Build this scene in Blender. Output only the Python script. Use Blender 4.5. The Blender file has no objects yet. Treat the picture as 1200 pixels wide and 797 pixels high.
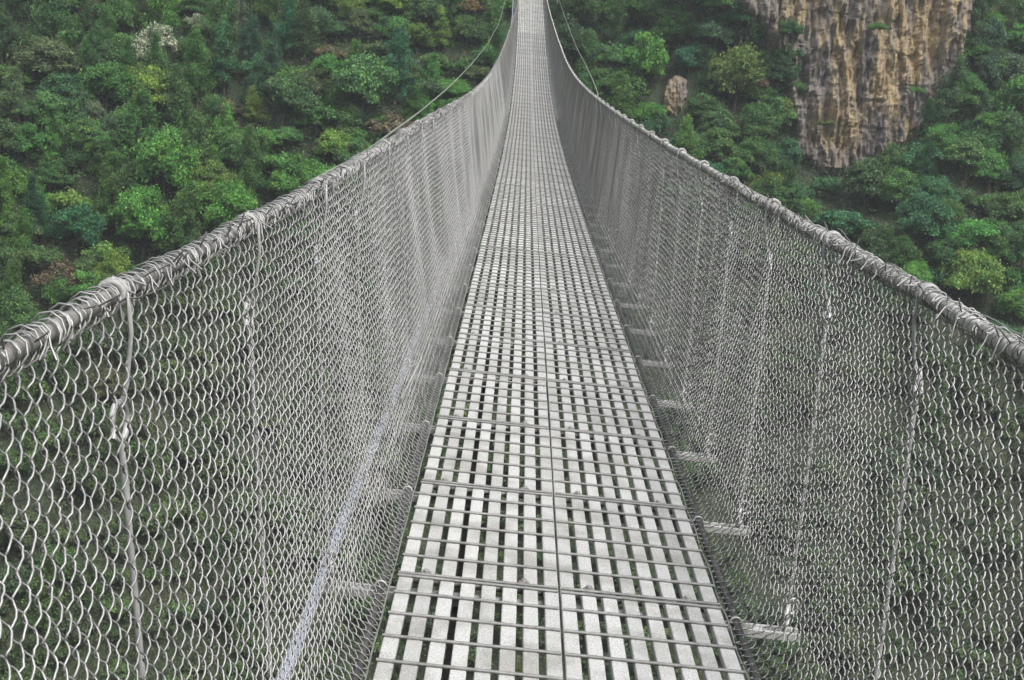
import bpy, math, random
import numpy as np
from mathutils import Vector, Matrix, noise

random.seed(7)
HAZE = .0007
RNG = np.random.default_rng(7)
S = bpy.context.scene
COL = S.collection

# ------------------------------------------------------------------ helpers
def link(name, me, mat=None, parent=None):
    o = bpy.data.objects.new(name, me)
    COL.objects.link(o)
    if mat is not None:
        if len(me.materials) == 0:
            me.materials.append(mat)
    if parent is not None:
        o.parent = parent
    return o

def tag(o, label=None, cat=None, group=None, kind=None):
    if label: o['label'] = label
    if cat: o['category'] = cat
    if group: o['group'] = group
    if kind: o['kind'] = kind
    return o

def empty(name, loc=(0, 0, 0)):
    o = bpy.data.objects.new(name, None)
    o.empty_display_size = .2
    COL.objects.link(o)
    o.location = loc
    return o

def mesh_np(name, V, Q, smooth=True):
    """V (n,3) float, Q (m,4) int quads"""
    me = bpy.data.meshes.new(name)
    V = np.ascontiguousarray(V, dtype=np.float32); Q = np.ascontiguousarray(Q, dtype=np.int32)
    k = Q.shape[1]
    me.vertices.add(len(V)); me.vertices.foreach_set('co', V.ravel())
    me.loops.add(Q.size); me.loops.foreach_set('vertex_index', Q.ravel())
    me.polygons.add(len(Q))
    me.polygons.foreach_set('loop_start', np.arange(0, Q.size, k, dtype=np.int32))
    me.polygons.foreach_set('use_smooth', np.full(len(Q), smooth))
    me.update(calc_edges=True); me.validate()
    return me

class MB:
    """collects quads; builds ONE mesh"""
    def __init__(self): self.V = []; self.Q = []; self.n = 0
    def add(self, V, Q):
        V = np.asarray(V, float); self.V.append(V); self.Q.append(np.asarray(Q, int) + self.n); self.n += len(V)
    def box(self, lo, hi):
        x0, y0, z0 = lo; x1, y1, z1 = hi
        self.add([(x0,y0,z0),(x1,y0,z0),(x1,y1,z0),(x0,y1,z0),(x0,y0,z1),(x1,y0,z1),(x1,y1,z1),(x0,y1,z1)],
                 [(0,3,2,1),(4,5,6,7),(0,1,5,4),(1,2,6,5),(2,3,7,6),(3,0,4,7)])
    def bevbox(self, lo, hi, b):
        """box whose four long top/side edges along y are chamfered"""
        x0, y0, z0 = lo; x1, y1, z1 = hi
        prof = [(x0,z0),(x1,z0),(x1,z1-b),(x1-b,z1),(x0+b,z1),(x0,z1-b)]
        V = [(x,y0+ (b*.6 if z==z1 else 0),z) for x,z in prof]+[(x,y1-(b*.6 if z==z1 else 0),z) for x,z in prof]
        n = 6
        Q = [(i,(i+1)%n,(i+1)%n+n,i+n) for i in range(n)]
        Q += [(0,5,2,1),(5,4,3,2),(6,7,8,11),(11,8,9,10)]
        self.add(V, Q)
    def tube(self, P, r, k=6, closed=False, cap=True):
        P = np.asarray(P, float); n = len(P)
        r = np.broadcast_to(np.asarray(r, float), (n,))
        if closed: T = np.roll(P,-1,0)-np.roll(P,1,0)
        else: T = np.gradient(P, axis=0)
        T /= np.linalg.norm(T,axis=1)[:,None]+1e-12
        ref = np.array([0,0,1.]) if abs(T[:,2]).mean() < .8 else np.array([1.,0,0])
        A = np.cross(T, ref); bad = np.linalg.norm(A,axis=1) < 1e-3
        A[bad] = np.cross(T[bad], np.array([0,1.,.1]))
        A /= np.linalg.norm(A,axis=1)[:,None]; B = np.cross(A,T)
        a = np.arange(k)*2*math.pi/k
        V = P[:,None]+r[:,None,None]*(np.cos(a)[None,:,None]*A[:,None]+np.sin(a)[None,:,None]*B[:,None])
        V = V.reshape(-1,3)
        i = np.arange(n if closed else n-1); j = np.arange(k)
        i2 = (i+1)%n
        Q = np.stack([(i[:,None]*k+j), (i2[:,None]*k+j), (i2[:,None]*k+(j+1)%k), (i[:,None]*k+(j+1)%k)],-1).reshape(-1,4)
        self.add(V,Q)
        if cap and not closed:
            base = self.n-len(V)
            for e,s in ((0,1),(n-1,-1)):
                c = V[e*k:(e+1)*k]
                m = c.mean(0)
                st = self.n
                self.V.append(np.vstack([c,m[None]])); self.n += k+1
                self.Q.append(np.array([(st+q, st+(q+1)%k, st+k, st+k) for q in range(0,k)][::1]))
    def build(self, name, mat, parent=None, smooth=True):
        V = np.vstack(self.V); Q = np.vstack(self.Q)
        deg = Q[:,2]==Q[:,3]
        me = bpy.data.meshes.new(name)
        if deg.any():
            faces = [tuple(q[:3]) if d else tuple(q) for q,d in zip(Q.tolist(),deg)]
            me.from_pydata(V.tolist(), [], faces)
            me.polygons.foreach_set('use_smooth', np.full(len(me.polygons), smooth)); me.update()
        else:
            bpy.data.meshes.remove(me); me = mesh_np(name, V, Q, smooth)
        return link(name, me, mat, parent)

# ------------------------------------------------------------------ materials
def new_mat(name):
    m = bpy.data.materials.new(name); m.use_nodes = True
    nt = m.node_tree; nt.nodes.clear()
    return m, nt, nt.nodes, nt.links

def N(nt, t, **kw):
    n = nt.nodes.new(t)
    for k, v in kw.items(): setattr(n, k, v)
    return n

def metal(name, col, col2, rough, metallic, scale=60., bump=.15, stain=None):
    m, nt, ns, ln = new_mat(name)
    out = N(nt,'ShaderNodeOutputMaterial'); b = N(nt,'ShaderNodeBsdfPrincipled')
    ln.new(b.outputs[0], out.inputs[0])
    tc = N(nt,'ShaderNodeTexCoord')
    n1 = N(nt,'ShaderNodeTexNoise'); n1.inputs['Scale'].default_value = scale; n1.inputs['Detail'].default_value = 6
    n2 = N(nt,'ShaderNodeTexNoise'); n2.inputs['Scale'].default_value = scale*.06; n2.inputs['Detail'].default_value = 4
    ln.new(tc.outputs['Object'], n1.inputs['Vector']); ln.new(tc.outputs['Object'], n2.inputs['Vector'])
    add = N(nt,'ShaderNodeMath', operation='ADD'); ln.new(n1.outputs[0], add.inputs[0]); ln.new(n2.outputs[0], add.inputs[1])
    half = N(nt,'ShaderNodeMath', operation='MULTIPLY'); half.inputs[1].default_value=.5; ln.new(add.outputs[0], half.inputs[0])
    r = N(nt,'ShaderNodeValToRGB'); r.color_ramp.elements[0].position=.36; r.color_ramp.elements[1].position=.62
    r.color_ramp.elements[0].color=(*col,1); r.color_ramp.elements[1].color=(*col2,1)
    ln.new(half.outputs[0], r.inputs[0]); ln.new(r.outputs[0], b.inputs['Base Color'])
    b.inputs['Roughness'].default_value = rough; b.inputs['Metallic'].default_value = metallic
    if bump:
        bp = N(nt,'ShaderNodeBump'); bp.inputs['Strength'].default_value=bump; bp.inputs['Distance'].default_value=.004
        ln.new(n1.outputs[0], bp.inputs['Height']); ln.new(bp.outputs[0], b.inputs['Normal'])
    return m

M_WIRE  = metal('galvanised_wire', (.25,.25,.245), (.385,.383,.375), .5, .55, 40, 0)
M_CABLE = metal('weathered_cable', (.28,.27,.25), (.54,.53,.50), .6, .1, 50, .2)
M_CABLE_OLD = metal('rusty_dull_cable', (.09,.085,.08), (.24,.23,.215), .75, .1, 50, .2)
M_ROD   = metal('galvanised_rod', (.30,.30,.30), (.50,.50,.49), .5, .2, 70, .1)
M_CROSS = metal('grating_cross_rod', (.14,.14,.135), (.26,.26,.25), .55, .3, 60, .1)
M_DARK  = metal('dark_walkway_cable', (.03,.03,.03), (.085,.085,.08), .7, .2, 60, .2)
M_PIPE  = metal('bluish_sheathed_cable', (.24,.275,.33), (.38,.42,.48), .5, .1, 30, .1)
M_CLAMP = metal('dull_clamp_steel', (.20,.20,.195), (.40,.395,.38), .6, .2, 60, .2)
M_BEAM  = metal('galvanised_steel_angle', (.28,.28,.27), (.50,.50,.48), .5, .3, 40, .1)
M_BOLT  = metal('bolt_steel', (.16,.155,.15), (.36,.35,.33), .5, .4, 90, .1)
M_GUY   = metal('mossy_guy_cable', (.12,.15,.11), (.22,.25,.20), .6, .1, 20, .1)

def slat_material():
    m, nt, ns, ln = new_mat('pale_grey_steel_slat')
    out = N(nt,'ShaderNodeOutputMaterial'); b = N(nt,'ShaderNodeBsdfPrincipled'); ln.new(b.outputs[0], out.inputs[0])
    tc = N(nt,'ShaderNodeTexCoord'); geo = N(nt,'ShaderNodeNewGeometry'); oi = N(nt,'ShaderNodeObjectInfo')
    n1 = N(nt,'ShaderNodeTexNoise'); n1.inputs['Scale'].default_value=170; n1.inputs['Detail'].default_value=5
    n2 = N(nt,'ShaderNodeTexNoise'); n2.inputs['Scale'].default_value=5; n2.inputs['Detail'].default_value=5; n2.inputs['Roughness'].default_value=.65
    ln.new(tc.outputs['Object'], n1.inputs['Vector']); ln.new(geo.outputs['Position'], n2.inputs['Vector'])
    r1 = N(nt,'ShaderNodeValToRGB'); r1.color_ramp.elements[0].position=.33; r1.color_ramp.elements[1].position=.62
    r1.color_ramp.elements[0].color=(.29,.29,.282,1); r1.color_ramp.elements[1].color=(.54,.54,.525,1)
    ln.new(n1.outputs[0], r1.inputs[0])
    r2 = N(nt,'ShaderNodeValToRGB'); r2.color_ramp.elements[0].position=.36; r2.color_ramp.elements[1].position=.56
    r2.color_ramp.elements[0].color=(.68,.665,.635,1); r2.color_ramp.elements[1].color=(1,1,1,1)
    ln.new(n2.outputs[0], r2.inputs[0])
    mx = N(nt,'ShaderNodeMix', data_type='RGBA', blend_type='MULTIPLY'); mx.inputs[0].default_value=1
    ln.new(r1.outputs[0], mx.inputs[6]); ln.new(r2.outputs[0], mx.inputs[7])
    # every slat and every panel a slightly different tone
    ad = N(nt,'ShaderNodeMath', operation='ADD'); ln.new(geo.outputs['Random Per Island'], ad.inputs[0]); ln.new(oi.outputs['Random'], ad.inputs[1])
    mr = N(nt,'ShaderNodeMapRange'); mr.inputs[1].default_value=0; mr.inputs[2].default_value=2; mr.inputs[3].default_value=.68; mr.inputs[4].default_value=1.10
    ln.new(ad.outputs[0], mr.inputs[0])
    mx2 = N(nt,'ShaderNodeMix', data_type='RGBA', blend_type='MULTIPLY'); mx2.inputs[0].default_value=1
    ln.new(mx.outputs[2], mx2.inputs[6]); ln.new(mr.outputs[0], mx2.inputs[7])
    ln.new(mx2.outputs[2], b.inputs['Base Color'])
    b.inputs['Roughness'].default_value=.62; b.inputs['Metallic'].default_value=.05
    bp = N(nt,'ShaderNodeBump'); bp.inputs['Strength'].default_value=.3; bp.inputs['Distance'].default_value=.002
    ln.new(n1.outputs[0], bp.inputs['Height']); ln.new(bp.outputs[0], b.inputs['Normal'])
    return m
M_SLAT = slat_material()

def foliage_material(name, use_object_colour=True, attr=None, base=(.03,.07,.02), hue_jit=.04, val_lo=.6, val_hi=1.35, transl=.36, speck=None):
    m, nt, ns, ln = new_mat(name)
    out = N(nt,'ShaderNodeOutputMaterial')
    geo = N(nt,'ShaderNodeNewGeometry'); oi = N(nt,'ShaderNodeObjectInfo'); tc = N(nt,'ShaderNodeTexCoord')
    if attr:
        an = N(nt,'ShaderNodeAttribute'); an.attribute_name = attr; col = an.outputs['Color']
    elif use_object_colour: col = oi.outputs['Color']
    else:
        n0 = N(nt,'ShaderNodeTexNoise'); n0.inputs['Scale'].default_value=.11; n0.inputs['Detail'].default_value=6
        n0.inputs['Roughness'].default_value=.7
        ln.new(geo.outputs['Position'], n0.inputs['Vector'])
        r = N(nt,'ShaderNodeValToRGB'); cr = r.color_ramp
        cr.elements[0].position=.34; cr.elements[0].color=(.030,.066,.030,1)
        cr.elements[1].position=.66; cr.elements[1].color=(.085,.145,.042,1)
        for p,c in ((.44,(.045,.100,.038,1)),(.52,(.060,.090,.042,1)),(.58,(.058,.130,.040,1))):
            e = cr.elements.new(p); e.color=c
        ln.new(n0.outputs[0], r.inputs[0])
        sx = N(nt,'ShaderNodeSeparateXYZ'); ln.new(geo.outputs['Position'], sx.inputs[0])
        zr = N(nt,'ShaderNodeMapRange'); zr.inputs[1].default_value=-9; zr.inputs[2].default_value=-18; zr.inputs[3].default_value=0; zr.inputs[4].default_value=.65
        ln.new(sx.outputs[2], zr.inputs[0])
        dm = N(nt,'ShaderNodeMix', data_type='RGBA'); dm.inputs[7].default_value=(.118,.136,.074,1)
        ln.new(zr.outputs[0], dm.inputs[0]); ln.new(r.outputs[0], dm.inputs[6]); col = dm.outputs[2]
    # foliage is never one green: soft patches of older and younger leaf inside a crown
    nn = N(nt,'ShaderNodeTexNoise'); nn.inputs['Scale'].default_value=1.1; nn.inputs['Detail'].default_value=3
    ln.new(geo.outputs['Position'], nn.inputs['Vector'])
    pr = N(nt,'ShaderNodeValToRGB'); pr.color_ramp.elements[0].position=.35; pr.color_ramp.elements[1].position=.65
    pr.color_ramp.elements[0].color=(.66,.76,.82,1); pr.color_ramp.elements[1].color=(1.16,1.20,1.0,1)
    ln.new(nn.outputs[0], pr.inputs[0])
    pm = N(nt,'ShaderNodeMix', data_type='RGBA', blend_type='MULTIPLY'); pm.inputs[0].default_value=1
    ln.new(col, pm.inputs[6]); ln.new(pr.outputs[0], pm.inputs[7]); col = pm.outputs[2]
    hsv = N(nt,'ShaderNodeHueSaturation'); ln.new(col, hsv.inputs['Color'])
    mh = N(nt,'ShaderNodeMapRange'); mh.inputs[3].default_value=.5-hue_jit; mh.inputs[4].default_value=.5+hue_jit*.6
    wn = N(nt,'ShaderNodeTexWhiteNoise', noise_dimensions='1D'); ln.new(geo.outputs['Random Per Island'], wn.inputs['W'])
    ln.new(wn.outputs['Value'], mh.inputs[0]); ln.new(mh.outputs[0], hsv.inputs['Hue'])
    mv = N(nt,'ShaderNodeMapRange'); mv.inputs[3].default_value=val_lo; mv.inputs[4].default_value=val_hi
    ln.new(geo.outputs['Random Per Island'], mv.inputs[0]); ln.new(mv.outputs[0], hsv.inputs['Value'])
    c = hsv.outputs['Color']
    if speck:
        gt = N(nt,'ShaderNodeMath', operation='GREATER_THAN'); gt.inputs[1].default_value=speck[1]
        ln.new(wn.outputs['Value'], gt.inputs[0])
        mx = N(nt,'ShaderNodeMix', data_type='RGBA'); ln.new(gt.outputs[0], mx.inputs[0]); ln.new(c, mx.inputs[6]); mx.inputs[7].default_value=(*speck[0],1)
        c = mx.outputs[2]
    b = N(nt,'ShaderNodeBsdfPrincipled'); b.inputs['Roughness'].default_value=.55; b.inputs['Specular IOR Level'].default_value=.35
    ln.new(c, b.inputs['Base Color'])
    t = N(nt,'ShaderNodeBsdfTranslucent')
    ln.new(c, t.inputs['Color'])
    mix = N(nt,'ShaderNodeMixShader'); mix.inputs[0].default_value=transl
    ln.new(b.outputs[0], mix.inputs[1]); ln.new(t.outputs[0], mix.inputs[2]); ln.new(mix.outputs[0], out.inputs[0])
    return m
M_LEAF = foliage_material('tree_leaf')
M_PALE = foliage_material('leaf_with_pale_blossom', speck=((.52,.56,.40), .42))
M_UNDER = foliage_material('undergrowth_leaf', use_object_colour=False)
M_WOODLAND = foliage_material('woodland_leaf', attr='leaf_tone')
M_WOOD = metal('forest_bark', (.045,.038,.03), (.13,.11,.085), .9, 0, 6, .3)

def terrain_material():
    m, nt, ns, ln = new_mat('hillside_soil')
    out = N(nt,'ShaderNodeOutputMaterial'); b = N(nt,'ShaderNodeBsdfPrincipled'); ln.new(b.outputs[0], out.inputs[0])
    geo = N(nt,'ShaderNodeNewGeometry')
    n = N(nt,'ShaderNodeTexNoise'); n.inputs['Scale'].default_value=.35; n.inputs['Detail'].default_value=9; n.inputs['Roughness'].default_value=.7
    ln.new(geo.outputs['Position'], n.inputs['Vector'])
    r = N(nt,'ShaderNodeValToRGB'); cr=r.color_ramp
    cr.elements[0].position=.36; cr.elements[0].color=(.030,.045,.022,1)
    cr.elements[1].position=.74; cr.elements[1].color=(.11,.085,.055,1)
    e=cr.elements.new(.55); e.color=(.035,.048,.022,1)
    ln.new(n.outputs[0], r.inputs[0]); ln.new(r.outputs[0], b.inputs['Base Color']); b.inputs['Roughness'].default_value=.95
    bp = N(nt,'ShaderNodeBump'); bp.inputs['Strength'].default_value=.8; bp.inputs['Distance'].default_value=.6
    ln.new(n.outputs[0], bp.inputs['Height']); ln.new(bp.outputs[0], b.inputs['Normal'])
    return m
M_SOIL = terrain_material()

def rock_material():
    """bedded limestone: ochre, buff and grey vertical water streaks"""
    m, nt, ns, ln = new_mat('ochre_grey_limestone')
    out = N(nt,'ShaderNodeOutputMaterial'); b = N(nt,'ShaderNodeBsdfPrincipled'); ln.new(b.outputs[0], out.inputs[0])
    geo = N(nt,'ShaderNodeNewGeometry')
    mp = N(nt,'ShaderNodeMapping'); mp.inputs['Scale'].default_value=(1.3,.35,.16); mp.inputs['Rotation'].default_value=(0,.10,0)
    ln.new(geo.outputs['Position'], mp.inputs['Vector'])
    n1 = N(nt,'ShaderNodeTexNoise'); n1.inputs['Scale'].default_value=.75; n1.inputs['Detail'].default_value=9; n1.inputs['Roughness'].default_value=.68; n1.inputs['Distortion'].default_value=.15
    ln.new(mp.outputs[0], n1.inputs['Vector'])
    r = N(nt,'ShaderNodeValToRGB'); cr=r.color_ramp
    cr.elements[0].position=.30; cr.elements[0].color=(.055,.05,.055,1)
    cr.elements[1].position=.74; cr.elements[1].color=(.64,.57,.47,1)
    for p,c in ((.37,(.24,.22,.21,1)),(.44,(.40,.35,.29,1)),(.51,(.60,.46,.26,1)),(.59,(.66,.50,.28,1)),(.66,(.52,.45,.37,1))):
        e=cr.elements.new(p); e.color=c
    ln.new(n1.outputs[0], r.inputs[0])
    # grey stain over the foot of the cliff and along some columns
    n2 = N(nt,'ShaderNodeTexNoise'); n2.inputs['Scale'].default_value=.16; n2.inputs['Detail'].default_value=5
    ln.new(geo.outputs['Position'], n2.inputs['Vector'])
    r2 = N(nt,'ShaderNodeValToRGB'); r2.color_ramp.elements[0].position=.46; r2.color_ramp.elements[1].position=.56
    ln.new(n2.outputs[0], r2.inputs[0])
    mx = N(nt,'ShaderNodeMix', data_type='RGBA'); mx.inputs[7].default_value=(.27,.25,.25,1)
    sc = N(nt,'ShaderNodeMath', operation='MULTIPLY'); sc.inputs[1].default_value=.75; ln.new(r2.outputs[0], sc.inputs[0])
    ln.new(sc.outputs[0], mx.inputs[0]); ln.new(r.outputs[0], mx.inputs[6])
    # fine grain
    n3 = N(nt,'ShaderNodeTexNoise'); n3.inputs['Scale'].default_value=4.5; n3.inputs['Detail'].default_value=8; n3.inputs['Roughness'].default_value=.75
    ln.new(mp.outputs[0], n3.inputs['Vector'])
    r3 = N(nt,'ShaderNodeValToRGB'); r3.color_ramp.elements[0].position=.32; r3.color_ramp.elements[1].position=.6
    r3.color_ramp.elements[0].color=(.25,.23,.23,1); r3.color_ramp.elements[1].color=(1,1,1,1)
    ln.new(n3.outputs[0], r3.inputs[0])
    m2 = N(nt,'ShaderNodeMix', data_type='RGBA', blend_type='MULTIPLY'); m2.inputs[0].default_value=.8
    ln.new(mx.outputs[2], m2.inputs[6]); ln.new(r3.outputs[0], m2.inputs[7])
    ln.new(m2.outputs[2], b.inputs['Base Color']); b.inputs['Roughness'].default_value=.9
    bp = N(nt,'ShaderNodeBump'); bp.inputs['Strength'].default_value=1; bp.inputs['Distance'].default_value=.55
    ln.new(n3.outputs[0], bp.inputs['Height']); ln.new(bp.outputs[0], b.inputs['Normal'])
    return m
M_ROCK = rock_material()

# ------------------------------------------------------------------ the line of the bridge (metres; it sags, then climbs)
def deck_z(Y):
    Y = np.asarray(Y, float); Yc = np.clip(Y, -10, 70)
    z = -3.80066e-3*Yc - 5.05873e-4*Yc**2 + 2.18575e-5*Yc**3
    sl = -3.80066e-3 - 2*5.05873e-4*70 + 3*2.18575e-5*70**2
    return z + np.maximum(Y-70, 0)*sl
def sway(Y):
    Y = np.asarray(Y, float); t = np.clip(Y-15, 0, 55)
    return -2.98924e-6*t**2 - 3.01636e-6*t**3 - np.maximum(Y-70,0)*(2*2.98924e-6*55+3*3.01636e-6*55**2)
HR = 1.165; HL = 1.165
def xr(Y): return np.interp(Y, [0,3,6,10,20,32,42,49,57,70], [.70,.69,.665,.645,.665,.665,.65,.58,.45,.43])
def xl(Y): return -np.interp(Y, [0,2,2.5,3.5,4.5,6,9.5,16,24,31,40,46,56,70], [.905,.89,.88,.85,.832,.84,.845,.815,.84,.87,.84,.78,.58,.5])
def smooth_fn(f):
    g = np.linspace(-20, 140, 3201); v = f(g); k = np.hanning(81); k/=k.sum()
    v = np.convolve(np.pad(v,40,mode='edge'), k, 'valid')
    return lambda Y: np.interp(Y, g, v)
XR = smooth_fn(xr); XL = smooth_fn(xl)
def hand(side, Y):
    """handrail cable axis"""
    Y = np.asarray(Y, float)
    X = XR(Y) if side > 0 else XL(Y); H = HR if side > 0 else HL
    # the cable sags a few millimetres between suspenders
    ph = (Y-BEAM0)/PITCH
    return np.stack([X+sway(Y), Y, deck_z(Y)+H-.006*np.abs(np.sin(math.pi*ph))], -1)
PITCH = 1.055; BEAM0 = 4.497
ROWS_Y = [BEAM0+PITCH*i for i in range(-5, 62)]     # seam / beam positions

# ------------------------------------------------------------------ FOOTBRIDGE : deck
bridge = tag(empty('footbridge', (0, BEAM0, 0)), 'long suspended footbridge deck of pale grey steel slat panels climbing away up the gorge', 'bridge')
INV = Matrix.Translation((0, -BEAM0, 0))
def place(o, M):
    o.parent = bridge; o.matrix_local = INV @ M

L = PITCH-.012
def panel_slats(sgn):
    mb = MB(); p = .4955/8
    for i in range(8):
        w = .0435; c = .0035+w/2+i*(.4955-.0035-w)/7
        lo, hi = (c-w/2, c+w/2)
        if sgn < 0: lo, hi = -hi, -lo
        mb.bevbox((lo, -L/2, -.022), (hi, L/2, 0), .0022)
    return mb
def panel_rods(sgn):
    mb = MB()
    ys = [-L/2+.010]+[-L/2+.006+PITCH/6*k for k in range(1,6)]+[L/2-.010]
    for y in ys:
        a, b = .006, .499
        if sgn < 0: a, b = -.499, -.006
        mb.tube([(a,y,.0035),((a+b)/2,y,.0035),(b,y,.0035)], .0056, 6)
    # bars underneath which carry the slats
    for y in (-L/2+.05, L/2-.05):
        a, b = (.01,.49) if sgn > 0 else (-.49,-.01)
        mb.box((a,y-.012,-.038),(b,y+.012,-.0225))
    return mb
def panel_bolt(sgn, x):
    mb = MB(); x = sgn*x; y = -L/2+.038
    mb.tube([(x,y,.001),(x,y,.004),(x,y,.0041)], [.017,.017,.016], 10)
    mb.tube([(x,y,.004),(x,y,.012),(x,y,.0121)], [.0095,.0095,.009], 6)
    return mb
proto = {}
for sgn in (-1, 1):
    s = panel_slats(sgn).build('deck_panel', M_SLAT, bridge, smooth=False)
    r = panel_rods(sgn).build('cross_rods', M_CROSS, s)
    bs = [panel_bolt(sgn, x).build('bolt', M_BOLT, s) for x in ((.092,.40) if sgn > 0 else (.11,.415))]
    proto[sgn] = (s, r, bs)
far_slats = MB()
FIRST, NPAN = -1, 50       # 50 rows x 2 = 100 panels as parts
for i in range(-1, 60):
    y0 = BEAM0+PITCH*i; y1 = y0+PITCH; ym = (y0+y1)/2
    z0, z1 = float(deck_z(y0)), float(deck_z(y1)); x0, x1 = float(sway(y0)), float(sway(y1))
    ax = math.atan2(z1-z0, PITCH); az = -math.atan2(x1-x0, PITCH)
    for sgn in (-1, 1):
        j = random.Random(i*7+sgn)
        M = Matrix.Translation(((x0+x1)/2+j.uniform(-.0015,.0015), ym, (z0+z1)/2+j.uniform(-.002,.002))) @ Matrix.Rotation(az+j.uniform(-.002,.002),4,'Z') @ Matrix.Rotation(ax,4,'X') @ Matrix.Rotation(j.uniform(-.004,.004),4,'Y')
        s, r, bs = proto[sgn]
        if i-FIRST < NPAN:
            if i == FIRST:
                place(s, M)
            else:
                c = s.copy(); COL.objects.link(c); place(c, M)
                rc = r.copy(); COL.objects.link(rc); rc.parent = c
                if i < 24:
                    for b in bs:
                        bc = b.copy(); COL.objects.link(bc); bc.parent = c
        else:
            for me in (s.data, r.data):
                V = np.array([tuple(M @ v.co) for v in me.vertices]); V[:,1] -= BEAM0
                far_slats.add(V, [tuple(p.vertices) if len(p.vertices)==4 else (*p.vertices, p.vertices[2]) for p in me.polygons])
fs = far_slats.build('far_deck', M_SLAT, bridge, smooth=False); fs['kind'] = 'stuff'

# crossbeams: a pair of galvanised angles under every seam, ends sticking out past the deck
bm_ = MB()
for y in (-.030, .018):
    bm_.box((-.745,y-.007,-.064),(.745,y+.007,-.042)); bm_.box((-.74,y+.0071,-.062),(.74,y+.016,-.057))
for x in (-.62, 0, .62): bm_.box((x-.02,-.0229,-.058),(x+.02,.0109,-.048))
beam = bm_.build('crossbeam', M_BEAM, bridge, smooth=False)
ubolts = []
for sx in (-1,1):
    ub = MB()
    t = np.linspace(0, math.pi, 9)
    ub.tube([(sx*.548+.018*math.cos(a), -.006, -.036+.018*math.sin(a)) for a in t], .0038, 6)
    ubolts.append(ub.build('cable_clip', M_BEAM, beam))
first = True
for i in range(-1, 60):
    y = BEAM0+PITCH*i
    a = math.atan2(float(deck_z(y+.3)-deck_z(y-.3)), .6)
    M = Matrix.Translation((float(sway(y)), y-.012, float(deck_z(y)))) @ Matrix.Rotation(a,4,'X')
    if first: place(beam, M); first=False
    else:
        c = beam.copy(); COL.objects.link(c); place(c, M)
        if i < 20:
            for u0 in ubolts:
                u = u0.copy(); COL.objects.link(u); u.parent = c

def strand_tube(P, r, lobes=6, pitch=.16, k=18, amp=.12):
    """a twisted strand cable along P"""
    P = np.asarray(P); n = len(P)
    T = np.gradient(P,axis=0); s = np.concatenate([[0],np.cumsum(np.linalg.norm(np.diff(P,axis=0),axis=1))])
    T /= np.linalg.norm(T,axis=1)[:,None]
    A = np.cross(T,[0,0,1.]); A /= np.linalg.norm(A,axis=1)[:,None]; B = np.cross(A,T)
    a = np.arange(k)*2*math.pi/k
    rr = r*(1-amp+amp*np.abs(np.cos((a[None]-s[:,None]*2*math.pi/pitch)*lobes/2)))
    V = (P[:,None]+rr[...,None]*(np.cos(a)[None,:,None]*A[:,None]+np.sin(a)[None,:,None]*B[:,None])).reshape(-1,3)
    i = np.arange(n-1); j = np.arange(k)
    Q = np.stack([i[:,None]*k+j, (i[:,None]+1)*k+j, (i[:,None]+1)*k+(j+1)%k, i[:,None]*k+(j+1)%k],-1).reshape(-1,4)
    return V, Q
Yc = np.concatenate([np.arange(-1.5,16,.012), np.arange(16,69,.05)])
for sx,zz in ((-.548,-.036),(.548,-.036),(-.31,-.085),(.31,-.085)):
    P = np.stack([sway(Yc)+sx, Yc-BEAM0, deck_z(Yc)+zz], -1)
    V,Q = strand_tube(P, .0140, pitch=.22)
    link('walkway_cable', mesh_np('walkway_cable',V,Q), M_DARK, bridge)
Yp = np.arange(-1.5, 68, .1)
P = np.stack([sway(Yp)-.728+.004*np.sin(Yp*2.1), Yp-BEAM0, deck_z(Yp)-.017], -1)
mb = MB(); mb.tube(P, .020, 12)
sc_ = mb.build('side_cable', M_PIPE, bridge)

# ------------------------------------------------------------------ FENCES
DW, DH = .053, .058      # diamond of the chain-link
def profile(side, Y, u):
    """point on the netting sheet, u = 0 at the handrail, 1 at the deck edge"""
    Y = np.asarray(Y,float); u = np.asarray(u,float)
    h = hand(side, Y)
    x0 = h[...,0]-sway(Y); H = h[...,2]-deck_z(Y)
    xa, za = side*.635, .15
    t = np.clip(u/.84, 0, 1); q = np.clip((u-.84)/.16, 0, 1)
    belly = np.sin(math.pi*t)*(.012*np.sin(Y*1.7+side)+.008*np.sin(Y*4.3+1.3*side)+.004*np.sin((Y-BEAM0)/PITCH*math.pi)**2)
    X = x0+(xa-x0)*t + side*belly
    Z = H+(za-H)*t
    # lower hem curves in to the deck edge
    cx, cz = xa-side*.012, .01
    ex, ez = side*.522, -.035
    bx = (1-q)**2*xa+2*q*(1-q)*cx+q*q*ex; bz = (1-q)**2*za+2*q*(1-q)*cz+q*q*ez
    X = np.where(u > .84, bx, X); Z = np.where(u > .84, bz, Z)
    return np.stack([X+sway(Y), Y, deck_z(Y)+Z], -1)

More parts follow.
